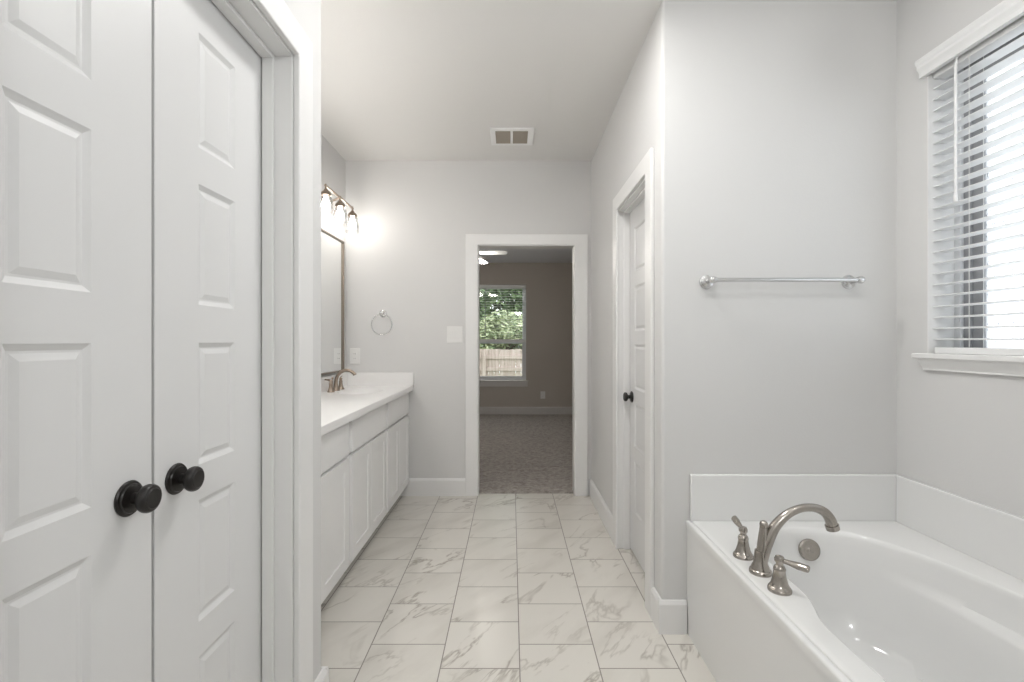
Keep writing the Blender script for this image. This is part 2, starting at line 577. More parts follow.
struct('baseboard_bedroom', mb, 'bed_trim_dim', 'dim baseboard under the bedroom window', 'baseboard')

# ------------------------------------------------------------------ casings
def frame_U(mb, plane, face, thick, a0, a1, i0, i1, zo, zi):
    """U shaped casing: outer a0..a1 / zo, opening i0..i1 / zi.  plane 'x' (board lies in YZ) or 'y'"""
    pts = [(a0, 0), (a0, zo), (a1, zo), (a1, 0), (i1, 0), (i1, zi), (i0, zi), (i0, 0)]
    if plane == 'x':
        P = [(face, u, z) for u, z in pts]; d = (thick, 0, 0)
    else:
        P = [(u, face, z) for u, z in pts]; d = (0, thick, 0)
    mb.prism(P, d, bev=0.004, seg=2)

# closet
r = struct_root('trim_closet', 'white casing around the double closet doors', 'door casing', (XL, 0.985, 0))
mb = MB(); frame_U(mb, 'x', XL, 0.019, 0.441, 1.530, 0.541, 1.430, 2.212, 2.117)
mb.build('casing', 'trim', r)
mb = MB()
mb.box(XL - .118, XL, 1.4215, 1.440, 0, 2.126)
mb.box(XL - .118, XL, 0.532, 0.5495, 0, 2.126)
mb.box(XL - .118, XL, 0.5495, 1.4215, 2.1085, 2.126)
mb.build('jamb', 'trim', r)
mb = MB()
mb.box(XLd + .003, XL - .050, 1.408, 1.4215, 0, 2.1085, .002)
mb.box(XLd + .003, XL - .050, 0.5495, 0.563, 0, 2.1085, .002)
mb.box(XLd + .003, XL - .050, 0.563, 1.408, 2.095, 2.1085, .002)
mb.build('stop', 'trim', r)

# hall door casing
r = struct_root('trim_hall', 'white casing around the hall door on the right', 'door casing', (XR, 2.60, 0))
mb = MB(); frame_U(mb, 'x', XR - .018, 0.018, 2.193, 3.018, 2.290, 2.918, 2.151, 2.062)
mb.build('casing', 'trim', r)
mb = MB()
mb.box(XR, XR + .115, 2.265, 2.2835, 0, 2.068)
mb.box(XR, XR + .115, 2.9265, 2.945, 0, 2.068)
mb.box(XR, XR + .115, 2.2835, 2.9265, 2.0525, 2.068)
mb.build('jamb', 'trim', r)
mb = MB()
mb.box(XR + .030, XR + .066, 2.2835, 2.296, 0, 2.0525, .002)
mb.box(XR + .030, XR + .066, 2.914, 2.9265, 0, 2.0525, .002)
mb.box(XR + .030, XR + .066, 2.296, 2.914, 2.040, 2.0525, .002)
mb.build('stop', 'trim', r)

# doorway casing
r = struct_root('trim_doorway', 'white casing around the open doorway to the bedroom', 'door casing', (0.12, YB, 0))
mb = MB(); frame_U(mb, 'y', YB - .018, 0.018, -0.376, 0.622, -0.275, 0.519, 2.137, 2.050)
mb.build('casing', 'trim', r)
mb = MB()
mb.box(-0.290, -0.269, YB - .002, YB + .117, 0, 2.066)
mb.box(0.513, 0.534, YB - .002, YB + .117, 0, 2.066)
mb.box(-0.269, 0.513, YB - .002, YB + .117, 2.044, 2.066)
mb.build('jamb', 'trim', r)

# ------------------------------------------------------------------ panel doors
def panel_slab(mb, O, U, N, W, z0, z1, T, panels, rings, bev=0.0):
    """slab with moulded panels on the face; O at u=0,z=0 on the face; N outward"""
    O, U, N = Vector(O), Vector(U), Vector(N)
    Z = Vector((0, 0, 1))
    t = bmesh.new()
    P = lambda u, z, d: t.verts.new(O + U * u + Z * z - N * d)
    def quad(a, b, c, d): t.faces.new((a, b, c, d))
    us = sorted({0, W} | {p[0] for p in panels} | {p[1] for p in panels})
    zs = sorted({z0, z1} | {p[2] for p in panels} | {p[3] for p in panels})
    grid = {(i, j): P(u, z, 0) for i, u in enumerate(us) for j, z in enumerate(zs)}
    isp = {(p[0], p[2]) for p in panels}
    for i in range(len(us) - 1):
        for j in range(len(zs) - 1):
            c = [grid[i, j], grid[i + 1, j], grid[i + 1, j + 1], grid[i, j + 1]]
            if (us[i], zs[j]) in isp:
                a0, a1, b0, b1 = us[i], us[i + 1], zs[j], zs[j + 1]
                prev = c
                for ins, dep in rings:
                    cur = [P(a0 + ins, b0 + ins, dep), P(a1 - ins, b0 + ins, dep), P(a1 - ins, b1 - ins, dep), P(a0 + ins, b1 - ins, dep)]
                    for k in range(4):
                        quad(prev[k], prev[(k + 1) % 4], cur[(k + 1) % 4], cur[k])
                    prev = cur
                quad(*prev)
            else:
                quad(*c)
    b = [P(0, z0, T), P(W, z0, T), P(W, z1, T), P(0, z1, T)]
    quad(*b[::-1])
    nu, nz = len(us) - 1, len(zs) - 1
    for i in range(nu):
        pass
    # sides (fans of the outer grid edge to the back corners)
    t.faces.new([grid[i, 0] for i in range(nu + 1)] + [b[1], b[0]])
    t.faces.new([grid[i, nz] for i in range(nu + 1)] + [b[2], b[3]])
    t.faces.new([grid[0, j] for j in range(nz + 1)] + [b[3], b[0]])
    t.faces.new([grid[nu, j] for j in range(nz + 1)] + [b[2], b[1]])
    bmesh.ops.recalc_face_normals(t, faces=t.faces[:])
    if bev:
        pass
    mb.merge(t)

DOOR_RINGS = [(0.004, 0.0025), (0.011, 0.0065), (0.015, 0.0065), (0.027, 0.0025)]
def knob(parent, loc, axis, label=None):
    rose = MB().lathe([(0, 0), (0.033, 0), (0.034, 0.003), (0.032, 0.006), (0.028, 0.007), (0.0265, 0.010), (0.018, 0.012), (0.0, 0.012)], loc, axis, 40).build('rose', 'bronze', parent, True)
    k = MB().lathe([(0.0, 0.010), (0.0115, 0.010), (0.0105, 0.020), (0.0120, 0.026), (0.019, 0.0285), (0.0250, 0.0325), (0.0270, 0.0375), (0.0270, 0.0425), (0.0252, 0.0470), (0.0215, 0.0495), (0.0200, 0.0495), (0.0185, 0.0510), (0.0, 0.0520)], loc, axis, 40)
    k.build('door_knob', 'bronze', parent, True)

ZP = [(1.721, 1.992), (1.350, 1.635), (0.974, 1.261), (0.603, 0.891), (0.234, 0.521)]
def closet_leaf(name, y0, y1, knob_y, label):
    r = struct_root(name, label, 'door', (XLd, y0, 0.012))
    W = y1 - y0
    panels = [(W / 2 - 0.074, W / 2 + 0.074, a, b) for a, b in ZP]
    mb = MB()
    panel_slab(mb, (XLd, y0, 0), (0, 1, 0), (1, 0, 0), W, 0.012, 2.1035, 0.035, panels, DOOR_RINGS)
    mb.build('panel_leaf', 'door', r)
    knob(r, (XLd, knob_y, 0.963), (1, 0, 0))
    return r
closet_leaf('door_1', 0.552, 0.9815, 0.921, 'white five panel closet door leaf nearest the camera, dark round knob')
closet_leaf('door_2', 0.9895, 1.4165, 1.052, 'white five panel closet door leaf hung beside the casing, dark round knob')
struct('wall_closet_back', MB().box(XLd - .30, XLd - .28, 0.45, 1.53, 0, 2.3), 'gap', 'closet back coloured dark for shade behind the double doors', 'wall')

XD = 0.7195
r = struct_root('door_3', 'white panelled hall door closed on the right, small dark knob', 'door', (XD, 2.90, 0.012))
mb = MB()
W3 = 0.637
pan = [(0.112, W3 - .112, a, b) for a, b in [(1.665, 1.925), (1.325, 1.585), (0.985, 1.245), (0.645, 0.905), (0.26, 0.565)]]
panel_slab(mb, (XD, 2.9235, 0), (0, -1, 0), (-1, 0, 0), W3, 0.014, 2.049, 0.035, pan, DOOR_RINGS)
mb.build('panel_leaf', 'door', r)
knob(r, (XD, 2.862, 0.932), (-1, 0, 0))

# ------------------------------------------------------------------ vanity
FX = -0.833           # front face of doors
VZ = 0.862            # underside of counter
XB = XV + .001
def cabinet(y0, y1, f0, f1, label, first=None):
    r = thing('vanity_cabinet', label, 'cabinet', (XB, y0, 0), 'white base cabinets under the vanity counter')
    mb = MB()
    xf = FX - .020
    mb.box(XB, xf, y0, y1, 0.100, 0.740)
    mb.box(XB, XB + .018, y0, y1, 0.740, VZ - .001)
    mb.box(xf - .019, xf, y0, y1, 0.740, VZ - .001)
    mb.box(XB + .018, xf - .019, y0, y0 + .016, 0.740, VZ - .001)
    mb.box(XB + .018, xf - .019, y1 - .016, y1, 0.740, VZ - .001)
    mb.build('body', 'cabinet', r)
    mb = MB().box(XB, FX - .080, y0, y1, 0.0, 0.100)
    mb.build('toe_kick', 'cabinet', r)
    mb = MB().box(FX - .0195, FX, f0, f1, 0.682, 0.848, 0.003, 2)
    mb.build('drawer_front', 'cabinet', r)
    mid = (f0 + f1) / 2
    for a, b in ((f0, mid - .002), (mid + .002, f1)):
        mb = MB()
        w = b - a
        panel_slab(mb, (FX, a, 0), (0, 1, 0), (1, 0, 0), w, 0.112, 0.666, 0.0195, [(0.060, w - .060, 0.172, 0.606)], [(0.001, 0.005), (0.002, 0.006)])
        mb.build('door', 'cabinet', r)
    return r
cabinet(1.656, 2.487, 1.700, 2.464, 'white vanity cabinet half hidden behind the closet wall, nearest the camera')
cabinet(2.487, 3.220, 2.510, 3.200, 'white two door vanity cabinet in the middle of the row')
cabinet(3.220, 3.926, 3.238, 3.898, 'white two door vanity cabinet against the end wall, under the faucet')

# counter with one moulded bowl
CX0, CX1, CY0, CYM, CY1 = XB, -0.806, 1.653, 2.90, 3.928
CZ = 0.903
r = thing('vanity_countertop', 'glossy white vanity countertop with moulded sink bowl and backsplash', 'countertop', (XB, CY0, VZ))
mb = MB()
prof = [(CX0, VZ), (CX1, VZ), (CX1, CZ - .012), (CX1 - .004, CZ - .003), (CX1 - .012, CZ), (CX0, CZ)]
mb.prism([(x, CY0, z) for x, z in prof], (0, CYM - CY0, 0))
bx, by, ba, bb = -1.085, 3.47, 0.155, 0.215
def rect_ring(x0, x1, y0, y1, z, n=16):
    pts = []
    for i in range(n): pts.append((x0 + (x1 - x0) * i / n, y0, z))
    for i in range(n): pts.append((x1, y0 + (y1 - y0) * i / n, z))
    for i in range(n): pts.append((x1 + (x0 - x1) * i / n, y1, z))
    for i in range(n): pts.append((x0, y1 + (y0 - y1) * i / n, z))
    return pts
outer = rect_ring(CX0, CX1 - .012, CYM, CY1, CZ)
def ell(s, z):
    out = []
    for x, y, _ in outer:
        a = math.atan2((y - by) / bb, (x - bx) / ba)
        out.append((bx + ba * s * math.cos(a), by + bb * s * math.sin(a), z))
    return out
mb.loft([rect_ring(CX0, CX1 - .0, CYM, CY1, VZ), rect_ring(CX0, CX1, CYM, CY1, CZ - .012), rect_ring(CX0, CX1 - .004, CYM, CY1, CZ - .003), outer,
         ell(1.0, CZ), ell(0.98, CZ - .003), ell(0.955, CZ - .012), ell(0.90, CZ - .05), ell(0.78, CZ - .095), ell(0.5, CZ - .125), ell(0.12, CZ - .132)])
mb.build('counter_slab', 'counter', r, True)
MB().lathe([(0.0, 0), (0.024, 0), (0.026, .003), (0.020, .005), (0, .004)], (bx, by, CZ - .1315), n=24).build('drain', 'warm_nickel', r, True)
MB().box(CX0, CX0 + .020, CY0, CY1, CZ - .001, 1.007, 0.004).build('backsplash', 'counter', r)
MB().box(CX0 + .020, -0.800, CY1 - .020, CY1, CZ - .001, 1.007, 0.004).build('side_splash', 'counter', r)

# sink faucet
FXs, FYs = -1.280, 3.50
r = thing('sink_faucet', 'warm nickel two handle sink faucet with arched spout under the mirror', 'faucet', (FXs, FYs, CZ))
mb = MB().lathe([(0, 0), (0.027, 0), (0.027, .006), (0.021, .012), (0.017, .03), (0.015, .05)], (FXs, FYs, CZ), n=24)
mb.tube([(FXs, FYs, CZ + .045), (FXs + .003, FYs, CZ + .085), (FXs + .022, FYs, CZ + .122), (FXs + .06, FYs, CZ + .148), (FXs + .10, FYs, CZ + .145), (FXs + .13, FYs, CZ + .127), (FXs + .139, FYs, CZ + .114)],
        [.0145, .013, .012, .0115, .011, .012, .014], 14, 5)
mb.build('spout', 'warm_nickel', r, True)
MB().tube([(FXs - .026, FYs, CZ + .0), (FXs - .026, FYs, CZ + .085)], .004, 10).lathe([(0, 0), (.007, .003), (.008, .010), (.005, .016), (0, .018)], (FXs - .026, FYs, CZ + .082), n=12).build('pop_up_rod', 'warm_nickel', r, True)
for s in (-1, 1):
    hy = FYs + .100 * s
    h = MB().lathe([(0, 0), (.026, 0), (.026, .005), (.019, .014), (.014, .035), (.012, .055), (.014, .058), (.012, .064), (.009, .070), (.012, .078), (.009, .086), (0, .089)], (FXs, hy, CZ), n=24).build('handle', 'warm_nickel', r, True)
    MB().tube([(FXs, hy, CZ + .080), (FXs - .01, hy + .02 * s, CZ + .088), (FXs - .015, hy + .065 * s, CZ + .094)], [.006, .008, .006], 12, 4, 0.6).build('lever', 'warm_nickel', h, True)

# mirror
r = thing('vanity_mirror', 'large wall mirror in a thin bronze frame above the vanity', 'mirror', (XB, 2.80, 1.023))
MY0, MY1, MZ0, MZ1 = 1.78, 3.835, 1.023, 2.058
mb = MB()
w = 0.013
mb.box(XB, XB + .024, MY0, MY1, MZ0, MZ0 + w, .003)
mb.box(XB, XB + .024, MY0, MY1, MZ1 - w, MZ1, .003)
mb.box(XB, XB + .024, MY0, MY0 + w, MZ0 + w, MZ1 - w, .003)
mb.box(XB, XB + .024, MY1 - w, MY1, MZ0 + w, MZ1 - w, .003)
mb.build('frame', 'frame', r)
MB().box(XB + .002, XB + .012, MY0 + w, MY1 - w, MZ0 + w, MZ1 - w).build('mirror_glass', 'mirror', r)

# vanity light
LX, LZ = -1.238, 2.300
def vanity_light(yc, label, bulb):
    r = thing('vanity_light', label, 'wall light', (XB, yc, 2.27), 'vanity lights above the mirror')
    MB().lathe([(0, 0), (.062, 0), (.062, .010), (.050, .018), (.018, .022), (0, .022)], (XB, yc, 2.27), (1, 0, 0), 32).build('backplate', 'warm_nickel', r, True)
    MB().tube([(XB + .015, yc, 2.27), (XB + .06, yc, 2.275), (LX, yc, LZ)], .008, 12, 4).build('arm', 'warm_nickel', r, True)
    MB().tube([(LX, yc - .275, LZ), (LX, yc + .28, LZ)], .0085, 12).build('bar', 'warm_nickel', r, True)
    for y in (yc - .265, yc + .003, yc + .27):
        s = MB().tube([(LX, y, LZ + .012), (LX, y, LZ - .03)], .007, 12)
        s.lathe([(0, .0), (.012, -.001), (.016, -.012), (.026, -.018), (.034, -.030), (.036, -.045), (.034, -.046), (0, -.044)], (LX, y, LZ - .022), n=24)
        so = s.build('socket', 'warm_nickel', r, True)
        MB().lathe([(.030, -.045), (.041, -.060), (.048, -.085), (.050, -.13), (.052, -.172), (.0505, -.172), (.0485, -.13), (.0465, -.085), (.0395, -.062), (.0285, -.047)], (LX, y, LZ - .022), n=32, cap=False).build('shade', 'shade', so, True)
        MB().lathe([(0, -.046), (.012, -.046), (.013, -.064), (.020, -.080), (.028, -.100), (.029, -.112), (.024, -.128), (.012, -.138), (0, -.140)], (LX, y, LZ - .022), n=20).build('bulb', bulb, so, True)
vanity_light(3.465, 'three lamp nickel vanity light with clear glass shades near the end wall', 'bulb')
vanity_light(2.18, 'added unseen three lamp fill light behind the closet wall', 'fill_bulb')  # added out of view to fill the hall with light

# towel ring
r = thing('towel_ring', 'nickel towel ring on the end wall beside the mirror', 'towel ring', (-1.050, YB, 1.485))
MB().lathe([(0, 0), (.030, 0), (.030, .006), (.022, .010), (.012, .016), (.011, .036), (.015, .042), (.016, .052), (.011, .060), (0, .062)], (-1.050, YB, 1.490), (0, -1, 0), 28).build('mount', 'chrome', r, True)
MB().tube([(-1.066, YB - .047, 1.483), (-1.034, YB - .047, 1.483)], .0062, 12).build('hanger', 'nickel', r, True)
MB().torus((-1.050, YB - .047, 1.398), .083, .0042, (0, 1, 0.03), 56, 10).build('ring', 'chrome', r, True)

# switch plates
def plate(name, label, cat, x, y, z, w, h, mat, kind, axis_y=-1):
    r = thing(name, label, cat, (x, y, z))
    MB().box(x - w / 2, x + w / 2, y + axis_y * .0065, y, z - h / 2, z + h / 2, .0025).build('cover_plate', mat, r)
    n = 2 if kind == 'double' else 1
    for i in range(n):
        cx = x + (i - (n - 1) / 2) * .046
        mb = MB().box(cx - .0165, cx + .0165, y - .0105, y - .0060, z - .033, z + .033, .0015)
        if kind == 'outlet':
            o = mb.build('receptacle', mat, r)
            for zz in (-.019, .019):
                MB().box(cx - .0065, cx - .0045, y - .0112, y - .0100, z + zz - .004, z + zz + .004).box(cx + .0045, cx + .0065, y - .0112, y - .0100, z + zz - .004, z + zz + .004).build('slot', 'slot', o)
        else:
            o = mb.build('rocker', mat, r)
plate('light_switch', 'white double rocker switch plate beside the doorway casing', 'light switch', -0.465, YB, 1.318, .128, .134, 'plastic', 'double')
plate('wall_outlet', 'white single outlet plate between the mirror and towel ring', 'outlet', -1.281, YB, 1.142, .084, .128, 'plastic', 'outlet')
plate('wall_outlet', 'small outlet plate low on the dim bedroom wall', 'outlet', 0.535, YBED, 0.343, .080, .125, 'plastic', 'outlet')

# ceiling vent
VX0, VX1, VY0, VY1 = -0.150, 0.158, 3.320, 3.600
r = thing('ceiling_vent', 'white ceiling vent with two brown louvred openings', 'vent', (0, 3.47, CEIL))
mb = MB(); t = .012
cxm = (VX0 + VX1) / 2
mb.box(VX0, VX1, VY0, VY0 + .036, CEIL - t, CEIL, .003)
mb.box(VX0, VX1, VY1 - .030, VY1, CEIL - t, CEIL, .003)
mb.box(VX0, VX0 + .036, VY0 + .036, VY1 - .030, CEIL - t, CEIL, .003)
mb.box(VX1 - .042, VX1, VY0 + .036, VY1 - .030, CEIL - t, CEIL, .003)
mb.box(cxm - .012, cxm + .006, VY0 + .036, VY1 - .030, CEIL - t, CEIL, .003)
mb.build('frame', 'vent_white', r)
MB().box(VX0 + .02, VX1 - .02, VY0 + .02, VY1 - .02, CEIL - .002, CEIL - .0005).build('duct', 'vent_dark', r)
mb = MB()
ny = 9
for i in range(ny):
    y = VY0 + .044 + (VY1 - VY0 - .082) * i / (ny - 1)
    for a, b in ((VX0 + .036, cxm - .012), (cxm + .006, VX1 - .042)):
        mb.prism([(a, y - .006, CEIL - .0025), (a, y + .006, CEIL - .010), (a, y + .0075, CEIL - .009), (a, y - .0045, CEIL - .002)], (b - a, 0, 0))
mb.build('louvers', 'louver', r)

# ------------------------------------------------------------------ towel bar
TX0, TX1, TZ, TYb = 0.845, 1.462, 1.521, 2.012
r = thing('towel_bar', 'satin chrome towel bar on round posts above the tub', 'towel bar', ((TX0 + TX1) / 2, YT, TZ))
for x in (TX0, TX1):
    m1 = MB().lathe([(0, 0), (.030, 0), (.031, .003), (.029, .007), (.024, .009), (.023, .013), (.015, .016), (.010, .020), (.009, .034), (.011, .048), (0, .05)], (x, YT, TZ), (0, -1, 0), 32)
    m1.build('post', 'chrome', r, True)
    s = -1 if x == TX0 else 1
    MB().lathe([(0, -.014), (.012, -.013), (.0145, -.006), (.0145, .008), (.012, .013), (.008, .0155), (0, .0165)], (x, TYb, TZ), (s, 0, 0), 24).build('finial', 'chrome', r, True)
MB().tube([(TX0, TYb, TZ), (TX1, TYb, TZ)], .0092, 20).build('rod', 'chrome', r, True)

# ------------------------------------------------------------------ bathtub
TL, TY0, TY1, TR = 0.757, 0.30, YT - .001, XW - .001
RZ = 0.490
r = thing('bathtub', 'white acrylic soaking tub in the corner under the window', 'bathtub', (TL, TY0, 0))
ctrl = [(.852, .55), (.850, .80), (.850, 1.05), (.850, 1.25), (.856, 1.335), (.880, 1.405), (.898, 1.47), (.902, 1.56), (.902, 1.66), (.912, 1.76), (.948, 1.87),
        (1.02, 1.955), (1.11, 1.998), (1.24, 2.005), (1.355, 1.968), (1.43, 1.88), (1.485, 1.77), (1.532, 1.61), (1.560, 1.44), (1.572, 1.20), (1.572, .85), (1.555, .60), (1.47, .44),
        (1.22, .39), (.97, .41), (.875, .465)]
n = len(ctrl)
outl = []
for i in range(n):
    p0, p1, p2, p3 = [Vector((*ctrl[(i + k) % n], 0)) for k in (-1, 0, 1, 2)]
    for j in range(8):
        t = j / 8
        outl.append(0.5 * ((2 * p1) + (p2 - p0) * t + (2 * p0 - 5 * p1 + 4 * p2 - p3) * t * t + (3 * p1 - p0 - 3 * p2 + p3) * t ** 3))
TC = Vector((1.225, 1.15, 0))
def ray_outline(ang):
    d = Vector((math.cos(ang), math.sin(ang), 0))
    best = None
    for i in range(len(outl)):
        a = outl[i] - TC; b = outl[(i + 1) % len(outl)] - TC
        e = b - a
        den = d.x * e.y - d.y * e.x
        if abs(den) < 1e-9: continue
        s = (a.x * e.y - a.y * e.x) / den
        q = (a.x * d.y - a.y * d.x) / den
        if s > 0 and -1e-6 <= q <= 1 + 1e-6:
            best = s if best is None else min(best, s)
    return d * best
NS = 56
ref = rect_ring(.80, TR, TY0, TY1, RZ, NS)
angs = [math.atan2(y - TC.y, x - TC.x) for x, y, _ in ref]
rim = [ray_outline(a) for a in angs]
def basin(s, z, ledge=0.0):
    out = []
    for a, v in zip(angs, rim):
        k = s - ledge * max(0.0, min(1.0, (math.cos(a) - 0.25) / 0.4)) * 1.0
        out.append((TC.x + v.x * k, TC.y + v.y * (s if abs(ledge) > 0 else k), z))
    return out
mb = MB()
mb.loft([rect_ring(TL + .004, TR, TY0, TY1, .452, NS), rect_ring(TL, TR, TY0, TY1, .456, NS), rect_ring(TL, TR, TY0, TY1, .479, NS), rect_ring(TL + .0015, TR, TY0, TY1, .4835, NS),
         rect_ring(TL + .005, TR, TY0, TY1, .4860, NS), rect_ring(TL + .017, TR, TY0, TY1, .4862, NS), rect_ring(TL + .0180, TR, TY0, TY1, .4835, NS), rect_ring(TL + .0215, TR, TY0, TY1, .4835, NS), rect_ring(TL + .0225, TR, TY0, TY1, .4880, NS), rect_ring(TL + .026, TR, TY0, TY1, .4902, NS),
         ref, basin(1.0, RZ), basin(.990, .4885), basin(.980, .483), basin(.972, .470), basin(.965, .44), basin(.955, .40, .01), basin(.950, .380, .02), basin(.946, .368, .085), basin(.942, .350, .115),
         basin(.925, .28, .12), basin(.90, .19, .12), basin(.865, .125, .11), basin(.80, .092, .10), basin(.62, .080, .06), basin(.3, .074), basin(.05, .073)])
tub_deck = mb.build('basin', 'acrylic', r, True)
mb = MB().box(TL + .004, TL + .024, TY0, TY1, 0.0, .4535)
mb.box(TL + .004, TR, TY0, TY0 + .02, 0, .4535)
mb.build('apron', 'acrylic', r)
MB().box(.7725, TR, YT - .021, YT - .001, RZ - .002, .689, .005).build('splash_panel', 'acrylic', r)
MB().box(TR - .020, TR, TY0, YT - .021, RZ - .002, .689, .005).build('splash_panel', 'acrylic', r)
dpg = bpy.context.evaluated_depsgraph_get()
bvh = BVHTree.FromObject(tub_deck, dpg)
base = world_loc(tub_deck)
d = Vector(((808.5 - 511.5) / 480, 1, -(549.5 - 341) / 480)).normalized()
hit, nrm, _, _ = bvh.ray_cast(Vector((0, 0, EYE)) - base, d)
if hit is not None:
    if nrm.dot(d) > 0: nrm = -nrm
    p = hit + base
    ov = MB().lathe([(0, -.006), (.040, -.006), (.043, .004), (.042, .010), (.036, .013), (.034, .0125), (.012, .0125), (.009, .015), (0, .0155)], p, nrm, 40).build('overflow_cover', 'nickel', r, True)
MB().lathe([(0, 0), (.035, 0), (.037, .004), (.025, .007), (0, .007)], (1.15, 1.60, .082), n=28).build('drain', 'nickel', r, True)

# tub faucet
fx, fy = 0.833, 1.606
r = thing('tub_faucet', 'brushed nickel roman tub faucet with arched spout and two lever handles', 'faucet', (fx, fy, RZ))
mb = MB().lathe([(0, 0), (.0355, 0), (.0355, .006), (.033, .012), (.030, .014), (.029, .020), (.0225, .032), (.0195, .055), (.0175, .075)], (fx, fy, RZ), n=32)
mb.tube([(fx, fy, RZ + .030), (fx + .008, fy, RZ + .060), (fx + .024, fy, RZ + .106), (fx + .050, fy, RZ + .156), (fx + .090, fy, RZ + .195), (fx + .135, fy, RZ + .2150), (fx + .178, fy, RZ + .2170), (fx + .212, fy, RZ + .204), (fx + .232, fy, RZ + .180), (fx + .2395, fy, RZ + .158)],
        [.0205, .0200, .0190, .0168, .0142, .0128, .0135, .0152, .0172, .0180], 20, 6)
mb.tube([(fx + .2385, fy, RZ + .160), (fx + .243, fy, RZ + .145)], [.0212, .0205], 20)
mb.tube([(fx + .003, fy, RZ + .055), (fx + .011, fy, RZ + .152)], [.0175, .0125], 16)
spout = mb.build('spout', 'nickel', r, True)
MB().lathe([(0, 0), (.0110, 0), (.0125, .006), (.0132, .014), (.0110, .021), (.005, .025), (0, .0255)], (fx + .011, fy, RZ + .149), n=20).build('diverter_knob', 'nickel', spout, True)
BELL = [(0, 0), (.0345, 0), (.0345, .006), (.032, .011), (.030, .012), (.0245, .024), (.0195, .042), (.0170, .062), (.0180, .064), (.0180, .069), (.0145, .076), (.0105, .080), (.0105, .085), (.0145, .091), (.0150, .098), (.0115, .106), (0, .110)]
for hy, dv in ((1.7255, (.003, .082, .015)), (1.4916, (.051, -.067, .000))):
    h = MB().lathe(BELL, (fx, hy, RZ), n=28).build('handle', 'nickel', r, True)
    c = Vector((fx, hy, RZ + .096)); dv = Vector(dv)
    MB().tube([c, c + dv * .3, c + dv * .65, c + dv * .95, c + dv], [.0065, .0080, .0120, .0115, .007], 16, 5, 0.65).build('lever', 'nickel', h, True)

# ------------------------------------------------------------------ tub window
r = struct_root('window_1', 'window with textured obscure glass over the tub', 'window', (1.80, WY0, WZ0))
WX = 1.778
def wframe(mb, x0, x1, y0, y1, z0, z1, w, bev=.002):
    mb.box(x0, x1, y0, y0 + w, z0, z1, bev); mb.box(x0, x1, y1 - w, y1, z0, z1, bev)
    mb.box(x0, x1, y0 + w, y1 - w, z0, z0 + w, bev); mb.box(x0, x1, y0 + w, y1 - w, z1 - w, z1, bev)
mb = MB(); wframe(mb, WX, WX + .07, WY0, WY1, WZ0 - .09, WZ1, .030)
mb.build('window_frame', 'vinyl', r)
mb = MB(); wframe(mb, WX + .012, WX + .05, WY0 + .030, WY1 - .030, WZ0 - .060, WZ1 - .030, .030)
wframe(mb, WX + .022, WX + .045, WY0 + .058, WY1 - .058, WZ0 - .032, WZ1 - .058, .044)
mb.box(WX + .016, WX + .048, 1.225, 1.265, WZ0 - .02, WZ1 - .06)
mb.build('sash', 'sash', r)
MB().box(WX + .030, WX + .036, WY0 + .095, WY1 - .095, WZ0 - .01, WZ1 - .095).build('pane', 'obscure', r)
mb = MB()
mb.box(XW + .001, WX, WY1 - .004, WY1 + .001, WZ0, WZ1)
mb.box(XW + .001, WX, WY0 - .001, WY0 + .004, WZ0, WZ1)
mb.box(XW + .001, WX, WY0 + .004, WY1 - .004, WZ1 - .004, WZ1 + .001)
mb.build('jamb_liner', 'trim', r)
# sill and apron
r = struct_root('trim_sill', 'white window sill with moulded apron over the tub', 'window sill', (XW, WY0, WZ0))
mb = MB()
mb.box(XW + .003, WX + .002, WY0, WY1 - .0005, WZ0 - .020, WZ0)
mb.box(XW - .044, XW + .002, WY0 - .026, 1.957, WZ0 - .020, WZ0 + .0005, .004)
mb.build('stool', 'trim', r)
mb = MB()
prof = [(XW, WZ0 - .020), (XW - .036, WZ0 - .020), (XW - .034, WZ0 - .028), (XW - .026, WZ0 - .040), (XW - .018, WZ0 - .052), (XW - .014, WZ0 - .060), (XW - .014, WZ0 - .066), (XW, WZ0 - .066)]
y0, y1 = WY0 - .01, 1.936
mb.prism([(x, y0, z) for x, z in prof], (0, y1 - y0, 0))
mb.build('apron_board', 'trim', r)

# blind
r = thing('window_blind', 'white two inch slat blind with crown valance over the tub window', 'blind', (1.715, WY0, WZ0))
mb = MB()
prof = [(XW - .001, 2.397), (XW - .036, 2.397), (XW - .038, 2.388), (XW - .034, 2.378), (XW - .030, 2.372), (XW - .030, 2.362), (XW - .023, 2.352), (XW - .020, 2.345), (XW - .020, 2.328), (XW - .001, 2.328)]
mb.prism([(x, WY0 - .02, z) for x, z in prof], (0, 1.946 - WY0 + .02, 0))
mb.build('valance', 'slat', r)
MB().box(1.690, 1.742, WY0 + .006, WY1 - .006, 2.315, 2.360, .002).build('head_rail', 'slat', r)
mb = MB()
SX, PITCH = 1.716, 0.0436
zs = [1.272 + PITCH * i for i in range(24)]
for z in zs:
    pts = []
    k = 6
    for i in range(k + 1):
        x = -.025 + .05 * i / k
        pts.append((SX + x, WY0 + .010, z + .0030 * (1 - (x / .025) ** 2) + .02 * -x))
    low = [(a, b, c - .003) for a, b, c in pts[::-1]]
    mb.prism(pts + low, (0, WY1 - WY0 - .014, 0))
mb.build('slats', 'slat', r)
MB().box(SX - .026, SX + .026, WY0 + .010, WY1 - .012, 1.2155, 1.240, .003).build('bottom_rail', 'slat', r)
for y in (1.772, 1.245, 0.72):
    MB().tube([(SX - .0265, y, 1.24), (SX - .0265, y, 2.32)], .0011, 6).tube([(SX + .0265, y, 1.24), (SX + .0265, y, 2.32)], .0011, 6).build('ladder_cord', 'cord', r)
